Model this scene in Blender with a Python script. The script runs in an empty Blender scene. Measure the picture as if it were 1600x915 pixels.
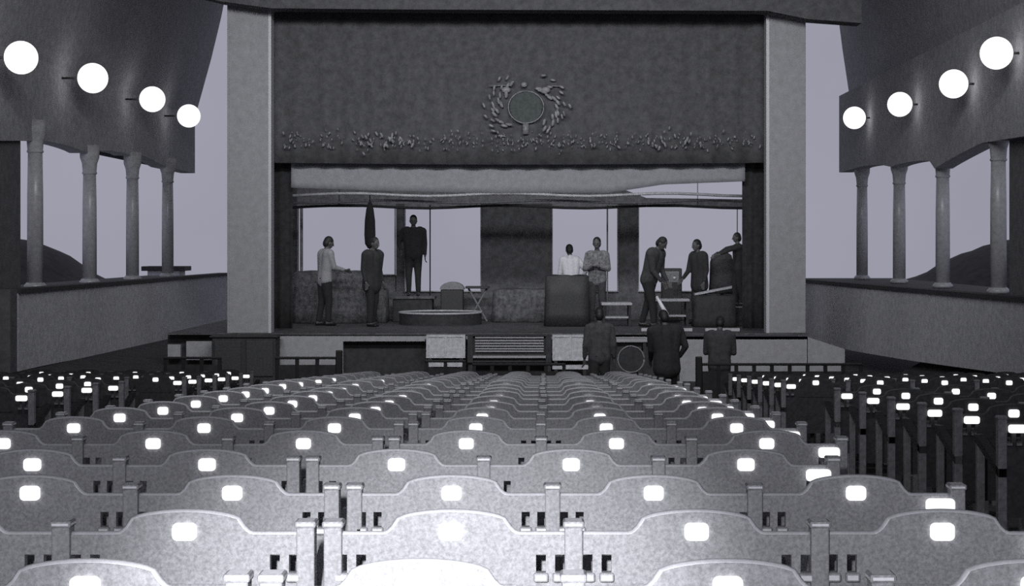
import bpy, bmesh, math, random
from mathutils import Vector, Matrix
random.seed(7)
F = 2700.0            # focal length in pixels of the 1600 px wide frame
E = 2.5               # eye height above the ground in front of the stage
VX, VY = 850.0, 385.0 # where the hall's long axis vanishes
scene = bpy.context.scene
C = scene.collection

# ------------------------------------------------------------- camera, sky, lights, exposure
cam = bpy.data.objects.new('camera', bpy.data.cameras.new('camera')); C.objects.link(cam)
cam.data.sensor_width = 36; cam.data.lens = F / 1600 * 36
cam.data.shift_x = -(VX - 800) / 1600; cam.data.shift_y = -(457.5 - VY) / 1600
cam.data.clip_start = 0.05; cam.data.clip_end = 500
cam.location = (0, 0, E); cam.rotation_euler = (math.pi / 2, 0, 0)
scene.camera = cam
scene.cycles.use_denoising = False      # keep the photograph's grain
scene.view_settings.view_transform = 'Standard'; scene.view_settings.look = 'None'
scene.view_settings.gamma = 1; scene.view_settings.exposure = 0
scene.view_settings.use_curve_mapping = False
w = bpy.data.worlds.new('sky'); scene.world = w; w.use_nodes = True
wn = w.node_tree.nodes; wl = w.node_tree.links
bg = wn['Background']; bg.inputs[1].default_value = 1.0
tc = wn.new('ShaderNodeTexCoord'); nz = wn.new('ShaderNodeTexNoise'); rp = wn.new('ShaderNodeValToRGB')
nz.inputs['Scale'].default_value = 3.0; nz.inputs['Detail'].default_value = 6
rp.color_ramp.elements[0].position = .3; rp.color_ramp.elements[0].color = (.29, .29, .36, 1)
rp.color_ramp.elements[1].position = .7; rp.color_ramp.elements[1].color = (.36, .36, .43, 1)
wl.new(tc.outputs['Generated'], nz.inputs['Vector']); wl.new(nz.outputs['Fac'], rp.inputs['Fac']); wl.new(rp.outputs['Color'], bg.inputs[0])

def lamp(name, kind, loc, target, energy, size=1, size_y=None, col=(1, 1, 1.0)):
    l = bpy.data.lights.new(name, kind); o = bpy.data.objects.new(name, l); C.objects.link(o)
    l.energy = energy; l.color = col
    if kind == 'AREA':
        l.shape = 'RECTANGLE'; l.size = size; l.size_y = size_y or size
    elif kind == 'SPOT':
        l.spot_size = size; l.spot_blend = .9; l.shadow_soft_size = .06
    else:
        l.shadow_soft_size = size
    o.location = loc
    o.rotation_euler = (Vector(target) - Vector(loc)).to_track_quat('-Z', 'Y').to_euler()
    return o
# flash gun: a broad spill and the brighter core of its reflector
lamp('camera_flash', 'SPOT', (-.3, -.15, E + .35), (-.2, 5, E - .7), 400, math.radians(75), col=(.97, .98, 1))
lamp('camera_flash_core', 'SPOT', (-.3, -.15, E + .35), (-.28, 4.2, E - .97), 1450, math.radians(22), col=(.97, .98, 1))
hf = lamp('house_fill', 'AREA', (-.6, 19, E + 5.9), (-.6, 33, E + 1.6), 390, 12, 1.0, (.97, .98, 1)); hf.data.spread = math.radians(95)  # added fill to brighten pylons and curtain, no such fixture in view
lamp('stage_fill', 'AREA', (-.6, 33.6, E + 2.2), (-.6, 37, E + .2), 60, 8, .3, (.97, .98, 1))  # unseen fill light added behind the border to lift the back wall
lamp('auditorium_fill', 'AREA', (-.6, 9, E + 5.9), (-.6, 30, E - .5), 360, 10, 1.2, (.97, .98, 1))  # soft fill added for parapets and side walls, stands for no fixture

# ------------------------------------------------------------- materials
def mat(name, col, rough=.7, var=.12, scale=40, metal=0.0, bump=.0, big=.0):
    m = bpy.data.materials.new(name); m.use_nodes = True
    n = m.node_tree.nodes; l = m.node_tree.links; b = n['Principled BSDF']
    if isinstance(col, (int, float)): col = (col, col * 1.0, col * 1.07)
    b.inputs['Roughness'].default_value = rough; b.inputs['Metallic'].default_value = metal
    t = n.new('ShaderNodeTexCoord'); z = n.new('ShaderNodeTexNoise'); r = n.new('ShaderNodeValToRGB')
    z.inputs['Scale'].default_value = scale; z.inputs['Detail'].default_value = 5; z.inputs['Roughness'].default_value = .75
    r.color_ramp.elements[0].position = .35; r.color_ramp.elements[1].position = .65
    r.color_ramp.elements[0].color = tuple(c * (1 - var) for c in col) + (1,)
    r.color_ramp.elements[1].color = tuple(min(1, c * (1 + var)) for c in col) + (1,)
    l.new(t.outputs['Object'], z.inputs['Vector']); l.new(z.outputs['Fac'], r.inputs['Fac'])
    l.new(r.outputs['Color'], b.inputs['Base Color'])
    if bump:
        bp = n.new('ShaderNodeBump'); bp.inputs['Strength'].default_value = bump; bp.inputs['Distance'].default_value = .02
        l.new(z.outputs['Fac'], bp.inputs['Height']); l.new(bp.outputs['Normal'], b.inputs['Normal'])
    return m
def glow(name, col, s):
    m = bpy.data.materials.new(name); m.use_nodes = True
    n = m.node_tree.nodes; b = n['Principled BSDF']
    b.inputs['Base Color'].default_value = (.8, .8, .8, 1)
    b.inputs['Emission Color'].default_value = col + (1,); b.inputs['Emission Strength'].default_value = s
    return m
M = dict(
    seat=mat('pale_painted_wood', .30, .6, .30, 110, bump=.1),
    seat_edge=mat('pale_wood_edge', .50, .45, .10, 60),  # lighter tone imitates flash catching the seats' rounded top rail
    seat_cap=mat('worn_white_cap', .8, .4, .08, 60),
    seat_dark=mat('dark_wood', .035, .6, .45, 30),  # darker than the middle block's seat wood
    leg_grey=mat('grey_painted_iron', .2, .5, .3, 30),
    iron=mat('black_iron', .012, .5, .2, 30),
    plate=glow('glowing_number_plate', (1, 1, 1), 1.25),  # emission makes every plate equally bright near and far
    globe=glow('opal_glass_lamp', (1, 1, 1), 1.35),
    floor=mat('dark_floor', .03, .8, .4, 4),
    ceiling=mat('dark_vault_plaster', .30, .9, .22, 7),
    wall=mat('dark_wall_plaster', .11, .9, .25, 6),
    parapet=mat('grey_rendered_parapet', .46, .9, .2, 9, bump=.2),
    parapet_cap=mat('dark_coping', .03, .8, .3, 10),
    column=mat('grey_painted_column', .33, .35, .15, 14),
    pylon=mat('pale_pylon_plaster', .30, .85, .12, 7),
    header=mat('dark_curtain_cloth', .085, .95, .28, 7),
    leg_cloth=mat('black_drape', .028, .95, .4, 8),
    valance=mat('grey_blue_cloth', (.28, .285, .31), .9, .13, 9),
    gilt=mat('tarnished_gilt_thread', .21, .5, .5, 12),
    emblem_dark=mat('dark_green_grey_thread', (.06, .075, .07), .8, .3, 14),
    stage=mat('dark_stage_boards', .075, .7, .45, 6),
    back=mat('dark_back_wall', .13, .9, .35, 6),
    soffit=mat('mid_grey_back_wall', .30, .9, .3, 6),
    pipe=mat('pale_metal_pipe', .75, .4, .2, 8),
    front=mat('pale_stage_front_paint', .33, .8, .13, 8),
    white=mat('white_painted_board', .5, .7, .25, 14),
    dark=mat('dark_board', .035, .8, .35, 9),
    mottled=mat('mottled_grey_cloth', .11, .95, .6, 9),
    hill=mat('dark_scrub_hill', .028, 1, .4, 2),
    skin=mat('skin', (.095, .09, .092), .6, .08, 20),
    hair=mat('black_hair', .012, .6, .2, 40),
    shirt_pale=mat('pale_shirt_cloth', .30, .9, .15, 25),
    shirt_white=mat('white_shirt_cloth', .6, .9, .06, 25),
    shirt_print=mat('patterned_grey_shirt_cloth', .17, .9, .6, 18),
    suit=mat('dark_suit_cloth', .03, .9, .25, 20),
    trousers=mat('dark_trousers_cloth', .022, .9, .25, 20),
    grey_cloth=mat('grey_cloth', .055, .9, .3, 18),
    shoe=mat('black_leather', .012, .4, .2, 20),
)

# ------------------------------------------------------------- helpers
def obj(name, bm, m, parent=None, smooth=False):
    me = bpy.data.meshes.new(name)
    bmesh.ops.recalc_face_normals(bm, faces=bm.faces)
    bm.to_mesh(me); bm.free()
    for x in (m if isinstance(m, (list, tuple)) else [m]): me.materials.append(M[x])
    if smooth:
        for p in me.polygons: p.use_smooth = True
    o = bpy.data.objects.new(name, me); C.objects.link(o)
    if parent is not None: o.parent = parent
    return o
def tag(o, label, cat, group=None):
    o['label'] = label; o['category'] = cat
    if group: o['group'] = group
    elif 'group' in o: del o['group']
    return o
def thing(name, label, cat, loc=(0, 0, 0), rotz=0, group=None):
    o = bpy.data.objects.new(name, None); C.objects.link(o)
    o.location = loc; o.rotation_euler = (0, 0, rotz); o.empty_display_size = .1
    return tag(o, label, cat, group)
def struct(name, bm, m, smooth=False):
    o = obj(name, bm, m, None, smooth); o['kind'] = 'structure'; return o
def B(): return bmesh.new()
def box(bm, x0, x1, y0, y1, z0, z1, bev=0, mi=0):
    r = bmesh.ops.create_cube(bm, size=1)
    bmesh.ops.scale(bm, vec=(abs(x1 - x0), abs(y1 - y0), abs(z1 - z0)), verts=r['verts'])
    bmesh.ops.translate(bm, vec=((x0 + x1) / 2, (y0 + y1) / 2, (z0 + z1) / 2), verts=r['verts'])
    fs = set(f for v in r['verts'] for f in v.link_faces)
    for f in fs: f.material_index = mi
    if bev:
        es = list(set(e for v in r['verts'] for e in v.link_edges))
        bmesh.ops.bevel(bm, geom=es, offset=bev, segments=2, affect='EDGES', profile=.5)
    return bm
def tube(bm, pts, rad, seg=10, mi=0, caps=True):
    pts = [Vector(p) for p in pts]; n = len(pts)
    if isinstance(rad, (int, float)): rad = [rad] * n
    rings = []; up = None
    for i, p in enumerate(pts):
        t = (pts[min(i + 1, n - 1)] - pts[max(i - 1, 0)]).normalized()
        if up is None: up = Vector((0, 0, 1)) if abs(t.z) < .9 else Vector((1, 0, 0))
        a = t.cross(up)
        if a.length < 1e-4: a = t.cross(Vector((0, 1, 0)))
        a.normalize(); b = a.cross(t).normalized()
        rings.append([bm.verts.new(p + (a * math.cos(2 * math.pi * k / seg) + b * math.sin(2 * math.pi * k / seg)) * rad[i]) for k in range(seg)])
    for i in range(n - 1):
        for k in range(seg):
            f = bm.faces.new((rings[i][k], rings[i][(k + 1) % seg], rings[i + 1][(k + 1) % seg], rings[i + 1][k])); f.material_index = mi
    if caps:
        for r in (rings[0], rings[-1]):
            f = bm.faces.new(r); f.material_index = mi
    return bm
def lathe(bm, prof, seg=20, c=(0, 0, 0), mi=0):
    rings = []
    for r, z in prof:
        rings.append([bm.verts.new((c[0] + r * math.cos(2 * math.pi * k / seg), c[1] + r * math.sin(2 * math.pi * k / seg), c[2] + z)) for k in range(seg)])
    for i in range(len(rings) - 1):
        for k in range(seg):
            bm.faces.new((rings[i][k], rings[i][(k + 1) % seg], rings[i + 1][(k + 1) % seg], rings[i + 1][k])).material_index = mi
    bm.faces.new(rings[0]); bm.faces.new(rings[-1])
    return bm
def ell(bm, c, r, seg=16, mi=0, rot=None):
    q = bmesh.ops.create_uvsphere(bm, u_segments=seg, v_segments=max(6, seg // 2), radius=1)
    bmesh.ops.scale(bm, vec=r, verts=q['verts'])
    if rot is not None: bmesh.ops.rotate(bm, cent=(0, 0, 0), matrix=rot, verts=q['verts'])
    bmesh.ops.translate(bm, vec=c, verts=q['verts'])
    for v in q['verts']:
        for f in v.link_faces: f.material_index = mi
    return bm
def prism(bm, poly, axis, a, b, mi=0):
    """polygon in the plane across `axis` ('y': x,z pairs / 'x': y,z pairs / 'z': x,y pairs), extruded a..b"""
    def P(u, v, t):
        return {'y': (u, t, v), 'x': (t, u, v), 'z': (u, v, t)}[axis]
    lo = [bm.verts.new(P(u, v, a)) for u, v in poly]; hi = [bm.verts.new(P(u, v, b)) for u, v in poly]
    n = len(poly)
    fs = [bm.faces.new(lo), bm.faces.new(hi)]
    for i in range(n): fs.append(bm.faces.new((lo[i], lo[(i + 1) % n], hi[(i + 1) % n], hi[i])))
    for f in fs: f.material_index = mi
    return bm
def X(px, d): return (px - VX) * d / F
def Z(py, d): return E - (py - VY) * d / F
def interp(t, xs, ys):
    if t <= xs[0]: return ys[0]
    for i in range(len(xs) - 1):
        if t <= xs[i + 1]: return ys[i] + (ys[i + 1] - ys[i]) * (t - xs[i]) / (xs[i + 1] - xs[i])
    return ys[-1]
PD = [3.3, 4.2, 5.1, 5.9, 6.86, 7.9, 8.76, 9.7, 10.66, 11.5, 12.3, 13.4, 14.2, 17.6, 22.0]
PZ = [-.655, -.69, -.725, -.742, -.78, -.828, -.866, -.92, -.97, -1.01, -1.055, -1.115, -1.15, -1.36, -1.63]
PLATE = .87                                     # number plate above the floor
def floor_z(d): return max(0.0, E + interp(d, PD, PZ) - PLATE)

# ------------------------------------------------------------- the hall
bm = B()
ds = [-6, 0, 3.3] + PD[1:] + [23, 32.2, 50]
prev = None
for d in ds:
    z = floor_z(d)
    row = [bm.verts.new((x, d, z)) for x in (-11, 11)]
    if prev: bm.faces.new((prev[0], prev[1], row[1], row[0]))
    prev = row
struct('floor', bm, 'floor')
# side walls, terraces and arcades
WL, WR = -9.25, 7.95
TL, TR = E - .75, E - .82                       # terrace heights left / right
colL = [(55, 31.2), (140, 35.0), (207, 38.6), (262, 42.2)]
colR = [(1560, 30.4), (1473, 34.6), (1405, 38.9), (1347, 43.4)]
struct('wall_left', box(B(), WL - .5, WL - .02, -6, 30.6, 0, E + 2.6), 'wall')
struct('wall_right', box(B(), WR + .02, WR + .5, -6, 29.6, 0, E + 2.6), 'wall')
# vault: cross section measured at the far end of the hall, run the length of it
sec_l = [(275, 262), (284, 232), (300, 200), (314, 150), (330, 92), (345, 30), (356, -25), (420, -60)]
sec_r = [(1310, -60), (1311, 35), (1316, 75), (1322, 115), (1328, 155), (1333, 200), (1335, 262)]
De = 45.5
def vault_pts(d):
    return [(X(px, De), Z(py, De)) for px, py in sec_l] + [(0, Z(-66, De))] + [(X(px, De), Z(py, De)) for px, py in sec_r]
bm = B(); rows = []
pts = vault_pts(0)
outer = [(x + (-.35 if x < -3 else .35 if x > 3 else 0), z + .35) for x, z in pts]
outer[0] = (pts[0][0] - .4, pts[0][1]); outer[-1] = (pts[-1][0] + .4, pts[-1][1])
for d in (-6, 10, 20, 30, 38, De):
    rows.append(([bm.verts.new((x, d, z)) for x, z in pts], [bm.verts.new((x, d, z)) for x, z in outer]))
for a, b in zip(rows, rows[1:]):
    for k in range(len(pts) - 1):
        bm.faces.new((a[0][k], a[0][k + 1], b[0][k + 1], b[0][k])); bm.faces.new((a[1][k], a[1][k + 1], b[1][k + 1], b[1][k]))
for k in range(len(pts) - 1):
    bm.faces.new((rows[-1][0][k], rows[-1][0][k + 1], rows[-1][1][k + 1], rows[-1][1][k]))
struct('ceiling', bm, 'ceiling', True)
# arcade beams with shallow arches between the columns
def arcade(name, xw, cols, d0, d1, zt, sgn, extra):
    poly = [(d0, zt), (d0, extra[0])]
    ys = [d for _, d in cols]
    seq = [(d0, extra[0])]
    for (pa, a), (pb, b), (za, zb, rise) in zip(cols, cols[1:], extra[1:]):
        n = 9
        for k in range(n + 1):
            t = k / n
            seq.append((a + .22 + (b - a - .44) * t, za + (zb - za) * t + rise * math.sin(math.pi * t) ** .6))
    seq.append((d1, seq[-1][1]))
    top = [(d1, zt), (d0, zt)]
    bm = prism(B(), seq + top, 'x', xw - .18, xw + .18)
    return struct(name, bm, 'ceiling')
arcade('wall_left_arcade', WL - .12, colL, 26, De, Z(150, De) , 1, [E + 1.6, (E + 1.92, E + 1.88, .05), (E + 1.93, E + 2.02, .06), (E + 2.12, E + 1.93, .02)])
arcade('wall_right_arcade', WR, colR, 24, De, Z(150, De), 1, [E + 1.7, (E + 1.84, E + 1.55, .02), (E + 1.72, E + 1.78, .05), (E + 1.82, E + 1.95, .05)])
struct('terrace_left', box(B(), WL - 1.2, WL + .8, 27.6, De, TL - .12, TL - .01), 'dark')
struct('terrace_right', prism(B(), [(7.36, 24.5), (9.2, 24.5), (9.2, De), (6.1, De), (6.1, 40.0)], 'z', TR - .12, TR - .01), 'dark')
def parapet(name, p, q, zt, zb0, zb1, side):
    """low wall from p to q (x, y) with coping, its foot following the sloping bank"""
    bm = B(); n = 14
    t = (Vector(q) - Vector(p)).normalized(); nrm = Vector((-t.y, t.x)) * .12
    cols = []
    for k in range(n + 1):
        s = k / n; c = Vector(p).lerp(Vector(q), s)
        zb = interp(s, [0, .12, .45, .7, 1], [zb0, zb0, (zb0 + zb1) / 2 - .05, zb1 - .03, zb1])
        cols.append([bm.verts.new((c.x - nrm.x, c.y - nrm.y, zb)), bm.verts.new((c.x - nrm.x, c.y - nrm.y, zt)),
                     bm.verts.new((c.x + nrm.x, c.y + nrm.y, zt)), bm.verts.new((c.x + nrm.x, c.y + nrm.y, zb))])
    for a, b in zip(cols, cols[1:]):
        for i in range(4): bm.faces.new((a[i], a[(i + 1) % 4], b[(i + 1) % 4], b[i]))
    bm.faces.new(cols[0]); bm.faces.new(cols[-1])
    o = struct(name, bm, 'parapet')
    bm = B(); m = nrm * 1.35
    vs = []
    for c in (Vector(p), Vector(q)):
        for s in (-1, 1):
            for z in (zt + .001, zt + .07): vs.append(bm.verts.new((c.x + s * m.x, c.y + s * m.y, z)))
    for f in ((0, 1, 3, 2), (4, 5, 7, 6), (0, 2, 6, 4), (1, 3, 7, 5), (0, 1, 5, 4), (2, 3, 7, 6)): bm.faces.new([vs[i] for i in f])
    struct(name + '_coping', bm, 'parapet_cap')
parapet('wall_low_left', (-8.55, 27.7), (-8.3, 45), TL, E - 2.0, E - 2.12, 1)
parapet('wall_low_right', (7.4, 23.6), (6.02, 40.2), TR, E - 1.92, E - 2.1, -1)
# sloping planted banks at the foot of the parapets
struct('bank_left', prism(B(), [(-9.3, .02), (-9.3, .5), (-8.5, .5), (-5.6, .05), (-5.6, .02)], 'y', 25.5, 45), 'floor')
struct('bank_right', prism(B(), [(9.3, .02), (9.3, .56), (7.3, .56), (6.3, .05), (6.3, .02)], 'y', 22.0, 31.8), 'floor')
# end wall to the left of the left parapet
struct('wall_terrace_end', box(B(), WL - .4, -8.40, 27.2, 27.55, 0, TL + .07), 'wall')

def column(px, d, tb, top, xw, label):
    x = X(px, d)
    t = thing('column', label, 'column', (x, d, tb), 0, 'round arcade columns')
    h = top - tb
    obj('shaft', lathe(B(), [(.142, .1), (.14, h * .6), (.128, h - .34)], 22), 'column', t, True)
    obj('plinth', lathe(B(), [(.2, 0), (.2, .05), (.17, .08), (.155, .1)], 22), 'column', t, True)
    obj('capital', lathe(B(), [(.13, h - .34), (.147, h - .33), (.147, h - .30), (.135, h - .29), (.15, h - .12), (.19, h), (.2, h + .25)], 22), 'ceiling', t, True)
    return t
side = {0: 'nearest', 1: 'second nearest', 2: 'third nearest', 3: 'farthest'}
for i, (px, d) in enumerate(colL):
    column(px, d, TL, E + [2.03, 1.80, 1.85, 1.9][i], WL, f'slim grey round column on the left terrace, {side[i]} of the four')
for i, (px, d) in enumerate(colR):
    column(px, d, TR, E + [1.84, 1.72, 1.74, 1.84][i], WR, f'slim grey round column on the right terrace, {side[i]} of the four')
# globe lamps bracketed to the arcade wall above each column
gl = [(33, 90, 31.2, 26), (145, 122, 35, 23.5), (238, 155, 38.6, 20), (295, 181, 42.2, 18)]
gr = [(1557, 83, 30.4, 25.5), (1490, 131, 34.6, 22.5), (1406, 163, 38.9, 19.3), (1335, 184, 43.4, 17.5)]
for grp, nm, sg in ((gl, 'left', -1), (gr, 'right', 1)):
    for i, (px, py, d, r) in enumerate(grp):
        d = (8.6 if sg < 0 else 7.4) * F / abs(px - VX); R = r * d / F
        t = thing('globe_lamp', f'glowing white globe lamp above the {nm} arcade, {side[i]} of the four', 'lamp', (X(px, d), d, Z(py, d)), 0, 'globe lamps over the arcades')
        obj('globe', ell(B(), (0, 0, 0), (R, R, R), 32), 'globe', t, True)
        b = B(); tube(b, [(sg * R * .95, 0, 0), ((.62 if sg < 0 else .42) * sg, 0, 0)], .02, 8)
        obj('bracket', b, 'iron', t, True)
# hills and low roofs outside
def hill(name, x0, x1, y, d, top, seed):
    random.seed(seed); bm = B(); nx, ny = 24, 10; g = []
    for j in range(ny + 1):
        r = []
        for i in range(nx + 1):
            u = i / nx; v = j / ny
            h = (interp(u, [k / (len(top) - 1) for k in range(len(top))], top) + 6) * math.sin(math.pi * (.01 + .98 * v)) ** .5 - 6
            r.append(bm.verts.new((x0 + (x1 - x0) * u, d + y * (v - .5), E - 6 + (h + 6) * 1.0 + random.uniform(-.04, .04))))
        g.append(r)
    for j in range(ny):
        for i in range(nx): bm.faces.new((g[j][i], g[j][i + 1], g[j + 1][i + 1], g[j + 1][i]))
    return struct(name, bm, 'hill', True)
D = 75
def H(py): return -(py - VY) * D / F
hill('hill_left', X(-60, D), X(345, D), 18, D, [H(y) for y in (395, 378, 370, 376, 392, 420, 437, 436, 437, 438, 438, 440)], 3)
hill('hill_right', X(1262, D), X(1700, D), 18, D, [H(y) for y in (441, 440, 440, 438, 434, 410, 388, 376, 372, 380, 400)], 4)
struct('ground_outside', box(B(), -60, 60, De + 1, 110, E - 6.3, E - 5.9), 'hill')
t = thing('outbuilding', 'small low flat-roofed outbuilding beyond the left arcade', 'building', (X(253, 60), 60, Z(432, 60)))
obj('wall', box(B(), -.5, .6, 0, 1, -5.2, .22), 'parapet', t); obj('roof', box(B(), -.7, .8, -.1, 1.1, .2, .36, .02), 'dark', t)

# ------------------------------------------------------------- pylons, proscenium, stage
S0 = 32.0; SF = E - 1.6
t = thing('pylon', 'tall pale grey pylon slab standing left of the stage opening', 'pylon', (X(390, S0), S0, SF))
bm = B(); a, b = X(356, S0) - X(390, S0), X(423, S0) - X(390, S0)
hz = Z(0, S0) - SF
box(bm, a, b, 0, .42, 0, hz, .01); obj('slab', bm, 'pylon', t)
obj('edge_strip', box(B(), b - .045, b + .01, -.012, .3, 0, hz - .02, .004), 'seat_edge', t)
obj('edge_strip', box(B(), a - .01, a + .03, -.012, .3, 0, hz - .02, .004), 'pylon', t)
t = thing('pylon', 'tall pale grey pylon slab standing right of the stage opening', 'pylon', (X(1228, S0), S0, SF))
bm = B(); a, b = X(1198, S0) - X(1228, S0), X(1259, S0) - X(1228, S0)
box(bm, a, b, 0, .42, 0, Z(12, S0) - SF, .01); obj('slab', bm, 'pylon', t)
obj('edge_strip', box(B(), a - .01, a + .05, -.012, .3, 0, Z(14, S0) - SF, .004), 'seat_edge', t)
# dark beam over the pylons, its underside sloping
zt = Z(-330, 31.5)
struct('proscenium_beam', prism(B(), [(X(250, 31.5), zt), (X(250, 31.5), Z(-20, 31.5)), (X(345, 31.5), Z(3, 31.5)), (X(425, 31.5), Z(14, 31.5)), (X(640, 31.5), Z(16, 31.5)), (X(1198, 31.5), Z(18, 31.5)), (X(1262, 31.5), Z(31, 31.5)), (X(1345, 31.5), Z(37, 31.5)), (X(1345, 31.5), zt)], 'y', 31.4, 31.9), 'header')
# house curtain: folded cloth hung between the pylons with emblem and ornament band
cu = thing('house_curtain', 'wide dark pelmet curtain hung across the top of the stage opening', 'curtain', (0, 32.5, 0))
def drape(px0, px1, y_top, bottom, d, amp, wl, n=None, thick=.04, dz=None):
    bm = B(); x0, x1 = X(px0, d), X(px1, d); n = n or int((x1 - x0) / wl * 8)
    rows = []
    for i in range(n + 1):
        u = i / n; x = x0 + (x1 - x0) * u
        o = amp * math.sin(2 * math.pi * (x - x0) / wl + 1.3 * math.sin(x * 1.7))
        zb = Z(bottom(u), d); ztp = Z(y_top, d); m = 6
        fr = [bm.verts.new((x, o * (.4 + .6 * k / m) , ztp + (zb - ztp) * k / m)) for k in range(m + 1)]
        bk = [bm.verts.new((x, o * (.4 + .6 * k / m) + thick, ztp + (zb - ztp) * k / m)) for k in range(m + 1)]
        rows.append((fr, bk))
    for a, b in zip(rows, rows[1:]):
        for k in range(len(a[0]) - 1):
            bm.faces.new((a[0][k], a[0][k + 1], b[0][k + 1], b[0][k])); bm.faces.new((a[1][k], a[1][k + 1], b[1][k + 1], b[1][k]))
        bm.faces.new((a[0][-1], b[0][-1], b[1][-1], a[1][-1])); bm.faces.new((a[0][0], b[0][0], b[1][0], a[1][0]))
    for a in (rows[0], rows[-1]):
        for k in range(len(a[0]) - 1): bm.faces.new((a[0][k], a[0][k + 1], a[1][k + 1], a[1][k]))
    return bm
obj('cloth', drape(424, 1200, -40, lambda u: 254 + 3 * math.sin(math.pi * u), 32.5, .05, .55), 'header', cu, True)
# emblem (wreath round a disc) sewn on the cloth
ex, ez = X(822, 32.5), Z(168, 32.5); k = 32.5 / F
bm = B(); random.seed(5)
for a in range(0, 360, 9):
    if 235 < a < 305 or 70 < a < 110: continue
    for rr, s in ((40, 1), (54, .8)):
        th = math.radians(a + random.uniform(-3, 3)); q = random.uniform(.85, 1.15) * rr * k
        ell(bm, (ex + q * 1.12 * math.cos(th), -.1, ez + q * .9 * math.sin(th)), (.075 * s, .018, .03 * s), 8,
            rot=Matrix.Rotation(-(th + math.pi / 2 + .5), 3, 'Y'))
obj('wreath', bm, 'gilt', cu, True)
bm = B(); tube(bm, [(ex + 25 * k * math.cos(t_) * 1.1, -.1, ez + 25 * k * math.sin(t_)) for t_ in [i * math.pi / 18 for i in range(37)]], .014, 8)
for s in (-1, 1): ell(bm, (ex + s * 31 * k, -.1, ez + 27 * k), (.09, .02, .06), 10)
ell(bm, (ex - 3 * k, -.1, ez + 35 * k), (.06, .02, .05), 10)
box(bm, ex - 58 * k, ex - 22 * k, -.105, -.09, ez + 33 * k, ez + 34.5 * k); box(bm, ex + 34 * k, ex + 58 * k, -.105, -.09, ez + 32 * k, ez + 33.5 * k)
box(bm, ex - 5 * k, ex + 4 * k, -.11, -.08, ez - 42 * k, ez - 26 * k)
obj('crest_ring', bm, 'leg_grey', cu, True)
bm = B(); prism(bm, [(ex + 24 * k * math.cos(t_) * 1.05, ez + 24 * k * math.sin(t_)) for t_ in [i * math.pi / 14 for i in range(28)]], 'y', -.085, -.07)
obj('crest_disc', bm, 'emblem_dark', cu)
bm = B(); random.seed(9)
for i in range(420):
    px = random.uniform(440, 1188); c = math.exp(-((px - 822) / 330) ** 2)
    py = random.gauss(221, 7); s = random.uniform(.3, .85) * (1.25 if 560 < px < 650 or 1010 < px < 1080 else .8)
    ell(bm, (X(px, 32.5), -.1 + random.uniform(-.01, .01), Z(py, 32.5)), (.028 * s, .015, .055 * s), 6, rot=Matrix.Rotation(random.uniform(-.6, .6), 3, 'Y'))
o = obj('ornament_band', bm, 'gilt', cu, True); o['kind'] = 'stuff'
# black side drapes
for a, b, nm in ((424, 457, 'left'), (1160, 1200, 'right')):
    tag(obj('side_drape', drape(a, b, 200, lambda u: 517 - 4, 33.0, .04, .22), 'leg_cloth', None, True), f'narrow black side drape masking the {nm} edge of the stage', 'curtain')
    bpy.data.objects[[o.name for o in bpy.data.objects if o.name.startswith('side_drape')][-1]].location.y = 33.0
# grey border valance
bv = thing('border_valance', 'pale grey border cloth hanging beneath the dark pelmet curtain', 'valance', (0, 32.78, 0))
obj('cloth', drape(455, 1164, 235, lambda u: interp(u, [0, .2, .45, .7, .82, 1], [293, 298, 302, 301, 288, 283]), 32.78, .012, .8), 'valance', bv, True)
for px in (520, 700, 900, 1100): obj('cable', tube(B(), [(X(px, 32.78), .02, Z(237, 32.78)), (X(px, 32.78), .02, E + 6.75)], .01, 6), 'iron', bv)
# pipes and swagged cloth below the border
DB = 38.0
for py, r, nm, m in ((304, .03, 'upper pale pipe batten hanging across the stage just under the border cloth', 'pipe'), (315, .022, 'middle pipe batten crossing behind the border cloth', 'leg_grey'), (323, .028, 'lowest dark pipe batten along the tops of the rear openings', 'dark')):
    bm = B(); d = 36.2 + (py - 304) * .02; tube(bm, [(X(455 + 710 * i / 20, d), d, Z(py + 2.2 * math.sin(i * .9 + py), d)) for i in range(21)], r, 8)
    t = thing('pipe_batten', nm, 'pipe', (0, 0, 0), 0, 'pipe battens over the stage'); obj('pipe', bm, m, t, True)
    for px in (530, 1090): obj('cable', tube(B(), [(X(px, d), d, Z(py, d)), (X(px, d), d, E + 6.75)], .008, 6), 'iron', t)
# stage floor
struct('stage_floor', prism(B(), [(X(262, S0), S0 - .05), (X(1262, S0), S0 - .05), (X(1262, S0), 39.5), (X(262, S0), 39.5)], 'z', SF - .03, SF), 'stage')
# back wall with four openings to the sky
def rect(bm, x0, x1, y0, y1, d, th=.3): box(bm, X(x0, d), X(x1, d), d, d + th, Z(y1, d), Z(y0, d))
bm = B()
rect(bm, 405, 464, 200, 505, DB); rect(bm, 464, 1162, 456, 512, DB); rect(bm, 752, 862, 318, 456, DB)
rect(bm, 619, 632, 318, 456, DB); rect(bm, 966, 997, 318, 456, DB); rect(bm, 1162, 1212, 200, 505, DB)
rect(bm, 464, 618, 430, 456, DB)
struct('wall_back', bm, 'back')
bm = B()
prism(bm, [(X(464, DB), Z(200, DB)), (X(464, DB), Z(323, DB)), (X(1000, DB), Z(323, DB)), (X(1162, DB), Z(323, DB)), (X(1162, DB), Z(311, DB)), (X(1010, DB), Z(309, DB)), (X(960, DB), Z(290, DB)), (X(960, DB), Z(200, DB))], 'y', DB + .02, DB + .28)
struct('wall_back_lintel', bm, 'soffit')
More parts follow.
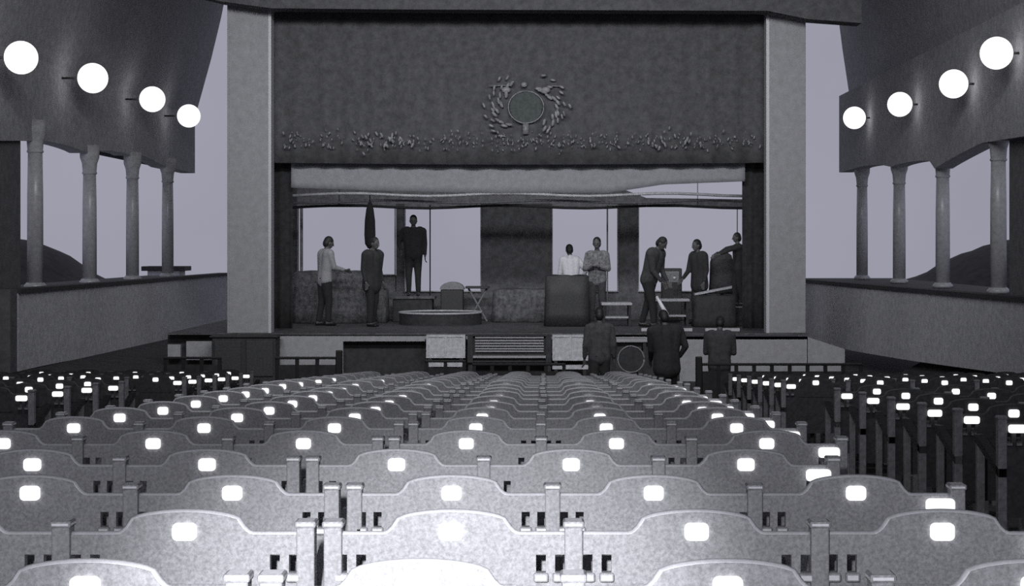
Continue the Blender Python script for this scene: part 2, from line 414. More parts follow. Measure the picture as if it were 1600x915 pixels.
for i, (x0, x1, y1) in enumerate(((464, 618, 430), (632, 752, 456), (862, 966, 456), (997, 1162, 456))):
    bm = B(); w_ = 1.6
    rect(bm, x0, x0 + w_, 323, y1, DB - .05, .06); rect(bm, x1 - w_, x1, 323, y1, DB - .05, .06); rect(bm, x0, x1, y1 - w_, y1, DB - .06, .08)
    struct(f'window_{i + 1}', bm, 'soffit')
for px, wd, y1, m, nm in ((471, 5, 430, 'soffit', 'square post at the far left of the rear openings'), (672, 2, 470, 'dark', 'thin upright pole behind the figure on the plinth'), (949, 2.5, 456, 'soffit', 'thin upright pole right of the patterned shirt'), (1152, 1.5, 456, 'leg_grey', 'thin wire pole at far right of the rear openings')):
    bm = B(); tube(bm, [(X(px, 37.6), 37.6, SF), (X(px, 37.6), 37.6, Z(320, 37.6))], wd * 37.6 / F / 2, 8)
    tag(obj('pole', bm, m, None, True), nm, 'pole')
# furled flag hanging from the batten
t = thing('furled_flag', 'dark furled flag hanging from the batten above the man in the dark suit', 'flag', (X(578, 36.2), 36.2, Z(388, 36.4)))
h = Z(316, 36.4) - Z(388, 36.4)
bm = B(); n = 12; prof = [(0.0, .03), (.1, .10), (.3, .115), (.6, .105), (.85, .07), (1, .02)]
rings = []
for u, r in prof:
    rings.append([bm.verts.new(((r + .02 * math.sin(k * 2.1)) * math.cos(2 * math.pi * k / n), (r * .6) * math.sin(2 * math.pi * k / n), h * u)) for k in range(n)])
for a, b in zip(rings, rings[1:]):
    for k in range(n): bm.faces.new((a[k], a[(k + 1) % n], b[(k + 1) % n], b[k]))
bm.faces.new(rings[0]); bm.faces.new(rings[-1])
obj('cloth', bm, 'suit', t, True)
obj('staff', tube(B(), [(0, 0, -.02), (.0, 0, h + .18)], .014, 8), 'iron', t)

# stage front
FD = S0
bm = B()
def fr(x0, x1, y0, y1, d=FD, th=.12): box(bm, X(x0, d), X(x1, d), d, d + th, Z(y1, d), Z(y0, d))
fr(432, 536, 523, 595.5); fr(536, 664, 523, 533); fr(664, 930, 523, 530); fr(918, 1262, 526, 530); fr(1062, 1262, 526, 595.5)
prism(bm, [(X(1261, FD), Z(526, FD)), (X(1320, FD), Z(545, FD)), (X(1320, FD), .01), (X(1261, FD), .01)], 'y', FD, FD + .12)
fr(262, 282, 538, 561); fr(291, 331, 533, 562)
struct('wall_stage_front', bm, 'front')
bm = B(); d = FD + .25
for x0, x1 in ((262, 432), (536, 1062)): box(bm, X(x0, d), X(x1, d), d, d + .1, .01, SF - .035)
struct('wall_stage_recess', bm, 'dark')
for x0, x1, y1, nm in ((666, 727, 559, 'white boarded box set in the stage front left of the slatted panel'), (863, 919, 563, 'white boarded box set in the stage front right of the slatted panel')):
    d = 31.7; t = thing('white_box', nm, 'box', (X((x0 + x1) / 2, d), d, Z(y1, d)), 0, 'white boxes at the stage front')
    w_ = (x1 - x0) / 2 * d / F; h = Z(523, d) - Z(y1, d)
    obj('body', box(B(), -w_, w_, 0, .25, 0, h, .01), 'white', t)
    bm = B()
    for zz in (0.0, h - .04): box(bm, -w_, w_, -.02, .0, zz, zz + .04)
    for xx in (-w_, -.02, w_ - .04): box(bm, xx, xx + .04, -.02, 0, .04, h - .04)
    obj('frame', bm, 'white', t)
    obj('foot_rail', box(B(), -w_, w_, -.02, .05, -.16, -.08), 'white', t)
    for s in (-1, 1): obj('leg', box(B(), s * w_ * .8 - .03, s * w_ * .8 + .03, .0, .1, -Z(y1, d) + .005, 0), 'dark', t)
d = 31.7; t = thing('slatted_panel', 'wide dark-framed slatted panel in the middle of the stage front', 'panel', (X(796, d), d, Z(566, d)))
w_ = 65.5 * d / F; h = Z(523, d) - Z(566, d)
bm = B(); box(bm, -w_, w_, .05, .15, 0, h); box(bm, -w_, -w_ + .1, -.03, .05, 0, h); box(bm, w_ - .1, w_, -.03, .05, 0, h); box(bm, -w_ + .1, w_ - .1, -.03, .05, h - .02, h + .01)
obj('frame', bm, 'dark', t)
bm = B()
for i, (zz, th) in enumerate(((h - .065, .04), (h - .12, .03), (h - .17, .03), (h - .22, .03), (h - .27, .03), (h - .315, .03))): box(bm, -w_ + .14, w_ - .14, -.0, .05, zz, zz + th, .004)
obj('slats', bm, 'front', t)
obj('lower_rail', box(B(), -w_ + .1, w_ - .08, -.03, .05, .08, .125, .006), 'front', t)
for s in (-1, 1): obj('leg', box(B(), s * (w_ - .05) - .04, s * (w_ - .05) + .04, .05, .12, -Z(566, d) + .005, 0), 'dark', t)
d = 31.3; t = thing('cabinet', 'large dark boxy cabinet before the stage below the left pylon', 'cabinet', (X(381, d), d, 0))
w_ = 50 * d / F
obj('body', box(B(), -w_, w_, 0, .5, 0, Z(527, d), .02), 'dark', t); obj('top', box(B(), -w_ - .04, w_ + .04, -.04, .54, Z(527, d), Z(524, d), .01), 'dark', t)
bm = B()
for s in (-1, 1): box(bm, s * w_ / 2 - w_ * .42, s * w_ / 2 + w_ * .42, -.03, 0, .15, Z(532, d), .01)
obj('door', bm, 'seat_dark', t)
# pit railing
def rail(px0, px1, d, ytop, label, endpost=None):
    x0, x1 = X(px0, d), X(px1, d); zt = Z(ytop, d)
    t = thing('pit_railing', label, 'railing', ((x0 + x1) / 2, d, 0), 0, 'low railings before the stage'); h = (x1 - x0) / 2
    obj('top_rail', box(B(), -h, h, -.03, .03, zt - .035, zt, .008), 'iron', t)
    obj('panel', box(B(), -h, h, -.015, .015, .02, zt - .115), 'dark', t)
    n = max(2, int(2 * h / .23)); 
    for i in range(n + 1):
        xx = -h + .025 + (2 * h - .05) * i / n
        obj('baluster', box(B(), xx - .025, xx + .025, -.022, .022, 0, zt - .03), 'iron', t)
    if endpost is not None:
        obj('end_post', box(B(), endpost * h - .045, endpost * h + .045, -.045, .045, 0, zt + .09, .01), 'iron', t)
rail(1092, 1348, 24, 567, 'low dark railing with open top slot before the right of the stage', -1)
rail(430, 530, 24.4, 557, 'low dark railing below the pale stage front, left of centre', 1)
rail(256, 346, 24.6, 557, 'low dark railing at the far left before the stage')
rail(664, 728, 24.4, 562, 'short low railing before the left white box')
rail(738, 884, 24.2, 567, 'low dark railing before the slatted panel')

# ------------------------------------------------------------- things on the stage
# mottled cloth-covered counter on the left
def covered(px0, px1, ytop, d, depth, label, m='mottled', zb=None, sag=.05, name='covered_table'):
    x0, x1 = X(px0, d), X(px1, d); zb = SF if zb is None else zb; zt = Z(ytop, d); h = (x1 - x0) / 2
    t = thing(name, label, 'table', ((x0 + x1) / 2, d, zb)); H_ = zt - zb
    bm = B(); n = 40; per = []
    for i in range(n):
        a = 2 * math.pi * i / n; c, s = math.cos(a), math.sin(a); p = 6
        r = 1 / (abs(c) ** p + abs(s) ** p) ** (1 / p); per.append((c * r, s * r))
    rings = []
    for q, (g, zz) in enumerate(((.9, H_), (1, H_ - .02), (1.01, H_ * .6), (1.03, H_ * .25), (1.05, .01))):
        rings.append([bm.verts.new((u * h * (g + (.02 * math.sin(i * 1.9) * q / 3)), depth / 2 + v * depth / 2 * (g + .05 * math.sin(i * 2.3) * q / 4), zz - (sag * math.sin(i * .8) if q == 0 else 0) * .3)) for i, (u, v) in enumerate(per)])
    for a, b in zip(rings, rings[1:]):
        for i in range(n): bm.faces.new((a[i], a[(i + 1) % n], b[(i + 1) % n], b[i]))
    bm.faces.new(rings[0]); bm.faces.new(rings[-1])
    obj('cloth', bm, m, t, True)
    return t, H_
covered(458, 570, 424, 36.0, .8, 'cloth-covered counter behind the man in the pale shirt')
covered(588, 604, 452, 36.3, .7, 'low cloth-covered table left of the figure on the plinth')
covered(770, 880, 452, 36.5, .8, 'long low cloth-covered table at centre stage', 'mottled')
covered(1085, 1150, 462, 34.3, .5, 'dark covered table in front of the man in the dark jacket', 'dark')
covered(852, 920, 430, 34.6, .4, 'dark cloth-covered table in front of the man in the white shirt', 'seat_dark')
# round low dais
d = 35.6; t = thing('round_dais', 'low round dais with a pale rim at left of centre stage', 'dais', (X(688, d), d + .1, SF))
bm = B(); lathe(bm, [(.85, 0), (.85, Z(489, d) - SF)], 40); obj('base', bm, 'dark', t)
bm = B(); zz = Z(488, d) - SF; tube(bm, [(.85 * math.cos(a), .85 * math.sin(a), zz) for a in [i * math.pi / 24 for i in range(49)]], .022, 8); obj('rim', bm, 'parapet', t, True)
# plinth for the standing figure
d = 37.0; t = thing('plinth', 'dark plinth beneath the standing figure before the second opening', 'plinth', (X(646, d), d, SF))
zz = Z(462, d) - SF
bm = B(); box(bm, -.42, .42, -.3, .3, 0, zz - .06, .02); obj('base', bm, 'dark', t)
obj('top', box(B(), -.48, .48, -.34, .34, zz - .06, zz, .015), 'mottled', t)
# box and slanting case under second opening
d = 36.8; t = thing('crate', 'dark crate with a rounded lid under the second opening', 'crate', (X(706, d), d, SF))
zz = Z(452, d) - SF
obj('body', box(B(), -.24, .24, 0, .4, 0, zz, .02), 'seat_dark', t)
bm = B(); prism(bm, [(-.26, zz)] + [(-.26 * math.cos(a), zz + .16 * math.sin(a)) for a in [i * math.pi / 10 for i in range(1, 10)]] + [(.26, zz)], 'y', -.02, .42); obj('lid', bm, 'leg_grey', t)
d = 36.9; t = thing('bench', 'low dark bench with crossed legs right of the crate', 'bench', (X(746, d), d, SF))
zz = Z(447, d) - SF
obj('top', box(B(), -.26, .24, 0, .35, zz - .05, zz, .01), 'seat_dark', t)
for s in (-1, 1):
    obj('leg', tube(B(), [(-.2 * s, .17, 0), (.2 * s, .17, zz - .05)], .022, 8), 'leg_grey', t)
# dark equipment cabinet and boards on the right
d = 36.2; t = thing('equipment_case', 'dark upright equipment case beside the bending man', 'case', (X(1050, d), d, SF))
zz = Z(419, d) - SF
obj('body', box(B(), -.21, .21, 0, .35, .04, zz, .02), 'seat_dark', t)
obj('panel', box(B(), -.15, .15, -.015, 0, zz - .3, zz - .06, .01), 'leg_grey', t)
obj('knob', ell(B(), (.05, -.025, zz - .2), (.03, .02, .03), 10), 'pipe', t, True)
obj('base', box(B(), -.17, .17, .03, .32, 0, .04), 'iron', t)
def table(px0, px1, ytop, d, depth, label, mt='parapet', zb=SF):
    x0, x1 = X(px0, d), X(px1, d); h = (x1 - x0) / 2; zt = Z(ytop, d) - zb
    t = thing('table', label, 'table', ((x0 + x1) / 2, d, zb))
    obj('tabletop', box(B(), -h, h, 0, depth, zt - .05, zt, .01), mt, t)
    for sx in (-1, 1):
        for yy in (.05, depth - .05): obj('leg', box(B(), sx * (h - .05) - .025, sx * (h - .05) + .025, yy - .025, yy + .025, 0, zt - .05), 'dark', t)
    obj('shelf', box(B(), -h + .04, h - .04, .04, depth - .04, zt * .35, zt * .35 + .03), mt, t)
table(940, 988, 473, 34.6, .6, 'pale low table between the patterned shirt and the bending man')
table(1022, 1078, 467, 34.7, .5, 'pale low table right of the white stick')
# slanted board on the right covered table
t = thing('board', 'long pale board lying aslant before the man in the dark jacket', 'board', (X(1122, 35.2), 35.2, Z(456, 35.2)), 0)
bm = B(); prism(bm, [(X(1086, 35.2) - X(1122, 35.2), -.07), (X(1160, 35.2) - X(1122, 35.2), .12), (X(1160, 35.2) - X(1122, 35.2), .16), (X(1086, 35.2) - X(1122, 35.2), -.03)], 'y', 0, .3); obj('plank', bm, 'parapet', t)
for sx, z0 in ((-.42, -.06), (.42, .1)): obj('support', box(B(), sx - .02, sx + .02, .1, .14, SF - Z(456, 35.2), z0), 'dark', t)
# draped stand beside the dark jacket
d = 35.95; t = thing('draped_stand', 'grey cloth draped over an upright stand behind the man in the dark jacket', 'stand', (X(1128, d), d, SF))
zz = Z(393, d) - SF
bm = B(); n = 18; rings = []
for u, r in ((0.42, .27), (.6, .25), (.85, .24), (.95, .2), (1, .1)):
    rings.append([bm.verts.new((r * (1 + .09 * math.sin(k * 2.6)) * math.cos(2 * math.pi * k / n), r * .6 * (1 + .12 * math.sin(k * 3.1)) * math.sin(2 * math.pi * k / n), zz * u)) for k in range(n)])
for a, b in zip(rings, rings[1:]):
    for k in range(n): bm.faces.new((a[k], a[(k + 1) % n], b[(k + 1) % n], b[k]))
bm.faces.new(rings[-1]); bm.faces.new(rings[0]); obj('cloth', bm, 'grey_cloth', t, True)
obj('pole', tube(B(), [(0, 0, 0), (0, 0, zz * .9)], .03, 8), 'iron', t)
# white stick leaning in the bending man's hand
bm = B(); d = 34.2; tube(bm, [(X(1026, d), d, Z(463, d)), (X(1041, d), d - .15, Z(491, d))], [.028, .05], 8)
tag(obj('white_stick', bm, 'seat_cap', None, True), 'short white stick held low by the bending man', 'stick')
# pale batten strips lying near the stage edge
for x0, x1, nm in ((1002, 1026, 'left of the white stick'), (1046, 1082, 'right of the white stick'), (1102, 1156, 'near the right side drape')):
    tag(obj('floor_batten', box(B(), X(x0, 32.6), X(x1, 32.6), 32.6, 32.68, SF, SF + .06, .01), 'parapet'), f'thin pale batten lying on the stage edge {nm}', 'batten', 'battens on the stage edge')
random.seed(21)
# step for the man at the right drape
d = 35.0; t = thing('step_box', 'dark step box under the man reaching out at right', 'box', (X(1153, d), d, SF))
obj('body', box(B(), -.26, .26, -.2, .25, 0, .36, .015), 'dark', t); obj('tread', box(B(), -.29, .29, -.23, .28, .36, .4, .01), 'leg_grey', t)
# pit: table with pale top and a drum
table(955, 1012, 530, 28.5, .5, 'small table with pale top between two people before the stage', 'front', 0.0)
d = 27.6; t = thing('drum', 'dark round drum on a stand before the small pale-topped table', 'drum', (X(986, d), d, 0))
r = .21; zc = Z(561, d)
bm = B(); 
ring = lambda rr, y: [bm.verts.new((rr * math.cos(2 * math.pi * k / 28), y, zc + rr * math.sin(2 * math.pi * k / 28))) for k in range(28)]
rs = [ring(r - .02, -.005), ring(r, 0), ring(r, .28), ring(r - .02, .285)]
for a, b in zip(rs, rs[1:]):
    for k in range(28): bm.faces.new((a[k], a[(k + 1) % 28], b[(k + 1) % 28], b[k]))
bm.faces.new(rs[0]); bm.faces.new(rs[-1]); obj('shell', bm, 'dark', t)
bm = B(); tube(bm, [(r * math.cos(a), -.005, zc + r * math.sin(a)) for a in [i * math.pi / 16 for i in range(33)]], .014, 6); obj('hoop', bm, 'leg_grey', t, True)
for s in (-1, 1): obj('leg', tube(B(), [(s * .1, .14, zc - r + .01), (s * .24, .14, 0)], .015, 6), 'leg_grey', t)

# ------------------------------------------------------------- people
def capsule(bm, p, q, r0, r1, seg=12):
    p, q = Vector(p), Vector(q); t = q - p; L = t.length
    if L < 1e-5: t = Vector((0, 0, 1)); L = 1e-5
    t = t / L; pts, rad = [], []
    for i in range(5):
        a = math.pi / 2 * i / 4; pts.append(p - t * r0 * math.cos(a)); rad.append(max(.0015, r0 * math.sin(a)))
    for i in range(5):
        a = math.pi / 2 * i / 4; pts.append(q + t * r1 * math.sin(a)); rad.append(max(.0015, r1 * math.cos(a)))
    tube(bm, pts, rad, seg)
def remesh(bm, name, m, parent, vox):
    me = bpy.data.meshes.new(name + '_raw'); bmesh.ops.recalc_face_normals(bm, faces=bm.faces); bm.to_mesh(me); bm.free()
    o = bpy.data.objects.new(name, me); C.objects.link(o)
    md = o.modifiers.new('r', 'REMESH'); md.mode = 'VOXEL'; md.voxel_size = vox
    sm = o.modifiers.new('s', 'SMOOTH'); sm.factor = .5; sm.iterations = 4
    dg = bpy.context.evaluated_depsgraph_get(); dg.update()
    me2 = bpy.data.meshes.new_from_object(o.evaluated_get(dg)); o.modifiers.clear(); o.data = me2
    me2.name = name
    me2.materials.clear(); me2.materials.append(M[m])
    for p in me2.polygons: p.use_smooth = True
    o.parent = parent
    return o
def person(label, px, d, foot_z, face, height=1.72, lean=0.0, arms=None, head_pitch=0.0, top='shirt_pale', legs='trousers', stride=.06, long_top=False, wide=1.0, bend=0.0, twist=0):
    """face: 0 = looking at the stage's rear (+y), pi = at the camera; local +y is forward"""
    s = height / 1.72
    t = thing('person', label, 'person', (X(px, d), d, foot_z), face)
    piv = Vector((0, 0, .93)); RL = Matrix.Rotation(-lean, 3, 'X')
    def up(v): v = Vector(v); return (RL @ (v - piv) + piv) * s
    def lo(v): return Vector(v) * s
    hip = {k: lo((k * .09, 0, .90)) for k in (-1, 1)}
    knee = {k: lo((k * .10, k * stride * .5 + .02 + bend * .25, .49 - bend * .02)) for k in (-1, 1)}
    ank = {k: lo((k * .105, k * stride - .02, .085)) for k in (-1, 1)}
    sh = {k: up((k * .185 * wide, 0, 1.42)) for k in (-1, 1)}
    arms = arms or {}
    elb, wr = {}, {}
    for k in (-1, 1):
        e, w2 = arms.get(k, ((.25, -.02, 1.12), (.26, .07, .87)))
        elb[k] = up((k * e[0], e[1], e[2])); wr[k] = up((k * w2[0], w2[1], w2[2]))
    nb = up((0, 0, 1.45)); hc0 = up((0, .02, 1.61))
    RH = Matrix.Rotation(-lean - head_pitch, 3, 'X') @ Matrix.Rotation(twist, 3, 'Z')
    nt = up((0, .01, 1.53))
    def hd(v): return nt + RH @ (Vector(v) * s)
    # body: one surface
    bm = B()
    cap = lambda p, q, a, b: capsule(bm, p, q, a * s, b * s)
    for k in (-1, 1):
        cap(hip[k], knee[k], .078, .055); cap(knee[k], ank[k], .052, .036); cap(ank[k] - Vector((0, .03 * s, .03 * s)), ank[k] + Vector((0, .14 * s, -.055 * s)), .036, .026)
        cap(sh[k], elb[k], .05, .038); cap(elb[k], wr[k], .038, .024)
        # hand: palm and five bent fingers
        ax = (wr[k] - elb[k]).normalized(); sd = Vector((0, 1, 0)).cross(ax)
        if sd.length < .2: sd = Vector((1, 0, 0))
        sd.normalize(); fw = ax.cross(sd).normalized()
        pc = wr[k] + ax * .075 * s
        for j in (-1, 0, 1): cap(wr[k] + fw * .012 * j * s, pc + fw * .026 * j * s, .015, .014)
        for j, ln in ((-1.5, .062), (-.5, .075), (.5, .08), (1.5, .07)):
            b0 = pc + fw * j * .021 * s; m1 = b0 + ax * ln * .55 * s - sd * k * .008 * s; m2 = m1 + ax * ln * .4 * s - sd * k * .028 * s
            cap(b0, m1, .0105, .010); cap(m1, m2, .010, .0085)
        b0 = wr[k] + ax * .025 * s + fw * .024 * s; m1 = b0 + (ax * .03 + fw * .03) * s; m2 = m1 + (ax * .032 + fw * .008) * s
        cap(b0, m1, .013, .011); cap(m1, m2, .011, .009)
        cap(sh[k] * .65 + up((0, 0, 1.38)) * .35, up((k * .08, 0, 1.05)), .085, .08)
    cap(up((0, 0, 1.36)), up((0, 0, 1.0)), .10, .10); cap(lo((-.06, 0, .93)), lo((.06, 0, .93)), .105, .105)
    cap(nb, nt, .056, .052)
    ell(bm, hd((0, .015, .125)), (.075 * s, .092 * s, .112 * s), 20, rot=RH)
    ell(bm, hd((0, .045, .065)), (.05 * s, .055 * s, .06 * s), 14, rot=RH)
    capsule(bm, hd((0, .105, .13)), hd((0, .122, .092)), .010 * s, .016 * s, 8)
    for k in (-1, 1): ell(bm, hd((k * .077, .005, .108)), (.012 * s, .024 * s, .034 * s), 8, rot=RH)
    capsule(bm, hd((-.02, .096, .058)), hd((.02, .096, .058)), .009 * s, .009 * s, 8)
    remesh(bm, 'body', 'skin', t, .0085)
    for k in (-1, 1): obj('eye', ell(B(), hd((k * .032, .098, .125)), (.012 * s, .008 * s, .008 * s), 8), 'hair', t, True)
    bm = B(); ell(bm, hd((0, -.005, .15)), (.084 * s, .098 * s, .102 * s), 18, rot=RH); ell(bm, hd((0, -.04, .10)), (.078 * s, .07 * s, .09 * s), 16, rot=RH)
    o = remesh(bm, 'hair', 'hair', t, .012)
    # shirt or jacket
    bm = B(); hem = .80 if long_top else .90
    for k in (-1, 1):
        capsule(bm, sh[k], elb[k], .068 * s * wide, .055 * s); capsule(bm, elb[k], elb[k].lerp(wr[k], .82), .053 * s, .040 * s)
        capsule(bm, sh[k] * .65 + up((0, 0, 1.38)) * .35, up((k * .085, 0, 1.05)), .105 * s * wide, .098 * s * wide)
        capsule(bm, up((k * .085, 0, 1.08)), lo((k * .085, 0, hem)), .10 * s * wide, (.118 if long_top else .108) * s * wide)
    capsule(bm, up((0, .01, 1.36)), up((0, .01, 1.0)), .125 * s * wide, .12 * s * wide)
    capsule(bm, up((0, 0, 1.0)), lo((0, 0, hem - .01)), .124 * s * wide, (.134 if long_top else .124) * s * wide)
    capsule(bm, nb, up((0, 0, 1.475)), .07 * s, .066 * s)
    remesh(bm, 'jacket' if long_top else 'shirt', top, t, .014)
    bm = B()
    for k in (-1, 1):
        capsule(bm, hip[k], knee[k], .10 * s * wide, .076 * s); capsule(bm, knee[k], ank[k] + Vector((0, 0, .03 * s)), .074 * s, .058 * s)
    capsule(bm, lo((-.06, 0, .93)), lo((.06, 0, .93)), .112 * s * wide, .112 * s * wide)
    remesh(bm, 'trousers', legs, t, .014)
    for k in (-1, 1):
        bm = B(); capsule(bm, ank[k] + Vector((0, -.04, -.045)) * s, ank[k] + Vector((0, .14, -.055)) * s, .038 * s, .030 * s); obj('shoe', bm, 'shoe', t, True)
    return t
PI = math.pi
RT, LT = -PI / 2, PI / 2     # facing right (+x) / left (-x)
reach = ((.22, .10, 1.16), (.16, .36, 1.12)); side_ = ((.25, -.02, 1.12), (.26, .07, .87)); cross = ((.24, .06, 1.13), (.02, .22, 1.18)); hipw = ((.33, -.04, 1.16), (.26, .10, .98)); lowf = ((.22, .12, 1.12), (.14, .34, .95))
person('man in pale shirt and dark trousers facing right at the left of the stage', 507, 35.0, SF, RT + .5, 1.76, .06, {-1: reach, 1: reach}, .25, 'shirt_pale', wide=1.16)
person('man in dark suit facing right beneath the hanging flag', 581, 34.6, SF, RT - .6, 1.74, .05, {-1: side_, 1: side_}, .15, 'suit', long_top=True, wide=1.22)
person('dark figure standing on a plinth before the second opening, hand at hip', 646, 37.0, Z(462, 37.0), PI, 1.68, 0, {-1: side_, 1: hipw}, .05, 'suit', wide=1.15, stride=.0)
person('man in white shirt seen from behind, leaning over the covered table', 893, 36.0, SF - .0, .25, 1.62, .22, {-1: lowf, 1: hipw}, .1, 'shirt_white')
person('man in patterned grey shirt with folded arms facing the seats', 933, 35.3, SF, PI - .2, 1.74, .0, {-1: cross, 1: cross}, .1, 'shirt_print', 'grey_cloth')
person('stooping man in grey shirt looking down to the right, stick in hand', 1014, 34.4, SF, RT - .45, 1.8, .3, {-1: lowf, 1: lowf}, .35, 'grey_cloth', 'trousers', stride=.16, wide=1.32)
person('man in dark jacket facing left behind the slanting board', 1093, 35.7 - .0, SF, LT + .5, 1.70, .06, {-1: side_, 1: lowf}, .1, 'suit', long_top=True, wide=1.22)
person('dark-clothed man on a step box stretching his arm to the left', 1153, 35.0, SF + .4, LT + .15, 1.44, .0, {-1: ((.18, .24, 1.36), (.14, .50, 1.24)), 1: ((.18, .24, 1.38), (.16, .50, 1.22))}, .1, 'suit')
person('dark-clothed person seen from behind at the pit left of the small table', 937, 26.5, 0, .1, 1.52, .05, {-1: side_, 1: side_}, .05, 'grey_cloth', wide=1.05)
person('broad dark-clothed person standing before the stage right of the drum', 1042, 25.2, 0, .35, 1.54, .12, {-1: lowf, 1: hipw}, .3, 'suit', 'trousers', long_top=True, wide=1.3)
person('person in grey top and dark trousers standing at the pit railing', 1124, 25.2, 0, -.2, 1.46, .1, {-1: cross, 1: cross}, .5, 'grey_cloth', wide=1.1)

# ------------------------------------------------------------- seats
SH = PLATE - .008       # shoulder height of the back
def top_z(x):
    a = abs(x)
    if a < .125: return SH + .016 + .038 * math.sqrt(max(0, 1 - (a / .150) ** 2))
    if a < .165: return SH + .037 * (1 - (a - .125) / .040) ** 1.9
    return SH
def backrest_bm():
    bm = B()
    hs = [0, .03, .06, .09, .11, .125, .133, .141, .149, .157, .165, .206, .230, .252, .276]
    xs = [-h for h in hs[:0:-1]] + hs
    y0, y1 = -.012, .012; zb = .40
    def quadbox(xa, xb, za0, zb0, za1, zb1):   # za*: left low/high, zb*: right
        v = [bm.verts.new(p) for p in ((xa, y0, za0), (xb, y0, zb0), (xb, y0, zb1), (xa, y0, za1), (xa, y1, za0), (xb, y1, zb0), (xb, y1, zb1), (xa, y1, za1))]
        for f in ((0, 1, 2, 3), (4, 5, 6, 7), (0, 1, 5, 4), (2, 3, 7, 6), (0, 3, 7, 4), (1, 2, 6, 5)): bm.faces.new([v[i] for i in f])
    for a, b in zip(xs, xs[1:]):
        c = abs((a + b) / 2)
        if .206 < c < .230 or .252 < c < .276:
            quadbox(a, b, SH - .048, SH - .048, top_z(a), top_z(b)); quadbox(a, b, zb, zb, SH - .092, SH - .092)
        else: quadbox(a, b, zb, zb, top_z(a), top_z(b))
    bmesh.ops.remove_doubles(bm, verts=bm.verts, dist=.0005)
    # raised field line and white pegs at the slot feet
    for s in (-1, 1):
        for c in (.218, .264):
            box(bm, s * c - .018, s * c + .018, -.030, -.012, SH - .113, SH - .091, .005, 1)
    box(bm, -.16, .16, -.017, -.012, SH - .125, SH - .119, 0, 0)
    return bm
def rail_bm():
    xs = [-.276 + .552 * i / 44 for i in range(45)]
    return tube(B(), [(x, 0, top_z(x) - .003) for x in xs], .0105, 8)
def plate_bm(w_=.058, h_=.042):
    bm = B(); r = .012; pts = []
    for cx, cz, a0 in ((w_ / 2 - r, h_ / 2 - r, 0), (-w_ / 2 + r, h_ / 2 - r, 90), (-w_ / 2 + r, -h_ / 2 + r, 180), (w_ / 2 - r, -h_ / 2 + r, 270)):
        for k in range(5):
            a = math.radians(a0 + 22.5 * k); pts.append((cx + r * math.cos(a), cz + r * math.sin(a)))
    return prism(bm, pts, 'y', -.022, -.012)
def seat_bm():
    bm = B(); box(bm, -.25, .25, 0, .39, -.022, .022, .016)
    bmesh.ops.rotate(bm, cent=(0, 0, 0), matrix=Matrix.Rotation(math.radians(62), 3, 'X'), verts=bm.verts)
    bmesh.ops.translate(bm, vec=(0, .06, .42), verts=bm.verts); return bm
def post_bm(cap=True):
    bm = B(); box(bm, -.022, .022, -.03, .02, 0, SH + .026, .004)
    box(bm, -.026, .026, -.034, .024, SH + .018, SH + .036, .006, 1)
    return bm
def leg_bm(): return box(B(), -.02, .02, .38, .42, 0, SH - .14, .004)
def arm_bm():
    return prism(B(), [(-.03, SH - .22), (.40, SH - .10), (.44, SH - .10), (.44, SH - .135), (-.03, SH - .262)], 'x', -.022, .022)
meshes = {}
def proto(kind):
    pale = kind == 'pale'
    root = bpy.data.objects.new('theatre_seat', None); C.objects.link(root)
    ms = dict(back=['seat', 'seat_cap'] if pale else ['seat_dark', 'leg_grey'], rail='seat_edge' if pale else 'seat_dark', post=['seat', 'seat_cap'] if pale else ['leg_grey', 'leg_grey'], arm='seat_edge' if pale else 'iron', pan='seat' if pale else 'seat_dark')
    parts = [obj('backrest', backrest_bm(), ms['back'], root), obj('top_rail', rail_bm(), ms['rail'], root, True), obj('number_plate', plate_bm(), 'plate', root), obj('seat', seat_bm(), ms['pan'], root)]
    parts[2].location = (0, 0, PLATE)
    post = obj('post', post_bm(), ms['post'], root); leg = obj('leg', leg_bm(), 'leg_grey', root); arm = obj('armrest', arm_bm(), ms['arm'], root)
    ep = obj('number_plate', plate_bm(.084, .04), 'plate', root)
    return root, parts, post, leg, arm, ep
P = {'pale': proto('pale'), 'dark': proto('dark')}
used = {'pale': False, 'dark': False}
def place(kind, x, d, label, group, posts, endside=0, side_x=0):
    root, parts, post, leg, arm, ep = P[kind]
    r = root.copy(); C.objects.link(r); r.location = (x, d, floor_z(d)); r.rotation_euler = (0, 0, random.uniform(-.012, .012))
    tag(r, label, 'seat', group)
    def cp(o, loc):
        c = o.copy(); C.objects.link(c); c.parent = r; c.location = loc; return c
    for p in parts: cp(p, p.location)
    for xx in posts:
        cp(post, (xx, 0, 0)); cp(leg, (xx, 0, 0)); cp(arm, (xx, 0, 0))
    if endside:
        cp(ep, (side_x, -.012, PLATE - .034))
    return r
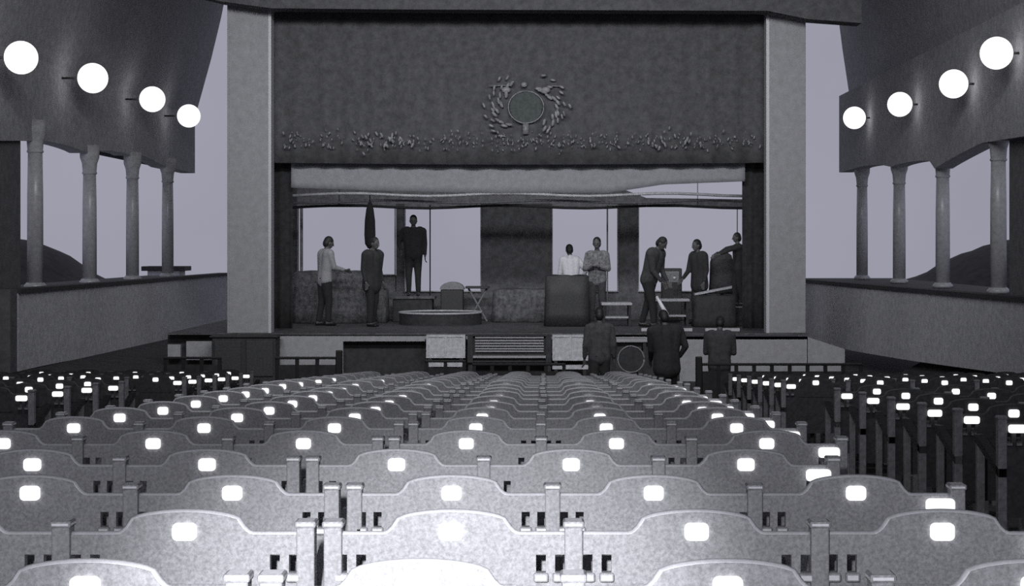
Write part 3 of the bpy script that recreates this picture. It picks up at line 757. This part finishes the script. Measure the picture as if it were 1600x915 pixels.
O = ['first', 'second', 'third', 'fourth', 'fifth', 'sixth', 'seventh', 'eighth', 'ninth', 'tenth', 'eleventh', 'twelfth', 'thirteenth', 'fourteenth', 'fifteenth', 'sixteenth', 'seventeenth', 'eighteenth', 'nineteenth', 'twentieth', 'twenty-first']
rowsC = [3.35, 4.2, 5.1, 5.9, 6.86, 7.9, 8.76, 9.7, 10.66, 11.5, 12.4, 13.3, 14.2, 15.1, 16.4, 17.5, 18.4, 19.3, 20.2, 21.1]
cols = [-2.14, -1.545, -.95, -.305, .29, .885]
def inview(x, d, z): 
    px = VX + F * x / d; return -190 * 4 / d < px < 1600 + 190 * 4 / d
for i, d in enumerate(rowsC):
    sh_ = {0: .07, 1: .075, 2: .035, 3: -.19}.get(i, 0) + random.uniform(-.008, .008)
    last_i = len(cols) - 1
    for c, x in enumerate(cols):
        x = x + sh_
        if not inview(x, d, 0): continue
        posts = [.297]
        if c == 0: posts = [-.297, .297]
        if c == 2: posts = [.294]
        if c == 3: posts = [-.285, .297]
        place('pale', x, d, f'pale wooden theatre seat, {O[5 - c]} from the right-hand aisle in the {O[i]} row from camera', 'pale seats of the middle block', posts, c == last_i and i > 0, .245)
rowsR = [8.43, 9.32, 10.2, 11.1, 12.1, 13.15, 16.1, 16.95, 17.85, 18.8, 19.8, 20.7]
for i, d in enumerate(rowsR):
    for c in range(6):
        x = 2.53 + .60 * c
        if not inview(x, d, 0) or x > 5.6: continue
        place('dark', x, d, f'dark theatre seat right of the right-hand aisle, {O[c]} from that aisle, {O[i]} row from camera', 'dark seats of the right block', [-.30, .30] if c == 0 else [.30], c == 0, -.23)
rowsL = [12.66, 13.6, 14.46, 15.35, 18.03, 18.8, 19.7, 20.5, 21.4, 22.2]
for i, d in enumerate(rowsL):
    for c in range(5):
        x = -4.05 - .60 * c
        if not inview(x, d, 0): continue
        place('dark', x, d, f'dark theatre seat left of the left-hand aisle, {O[c]} from that aisle, {O[i]} row from camera', 'dark seats of the left block', [-.30, .30] if c == 0 else [-.30], c == 0, .23)
for k in P:
    root, parts, post, leg, arm, ep = P[k]
    for o in parts + [post, leg, arm, ep, root]: bpy.data.objects.remove(o)
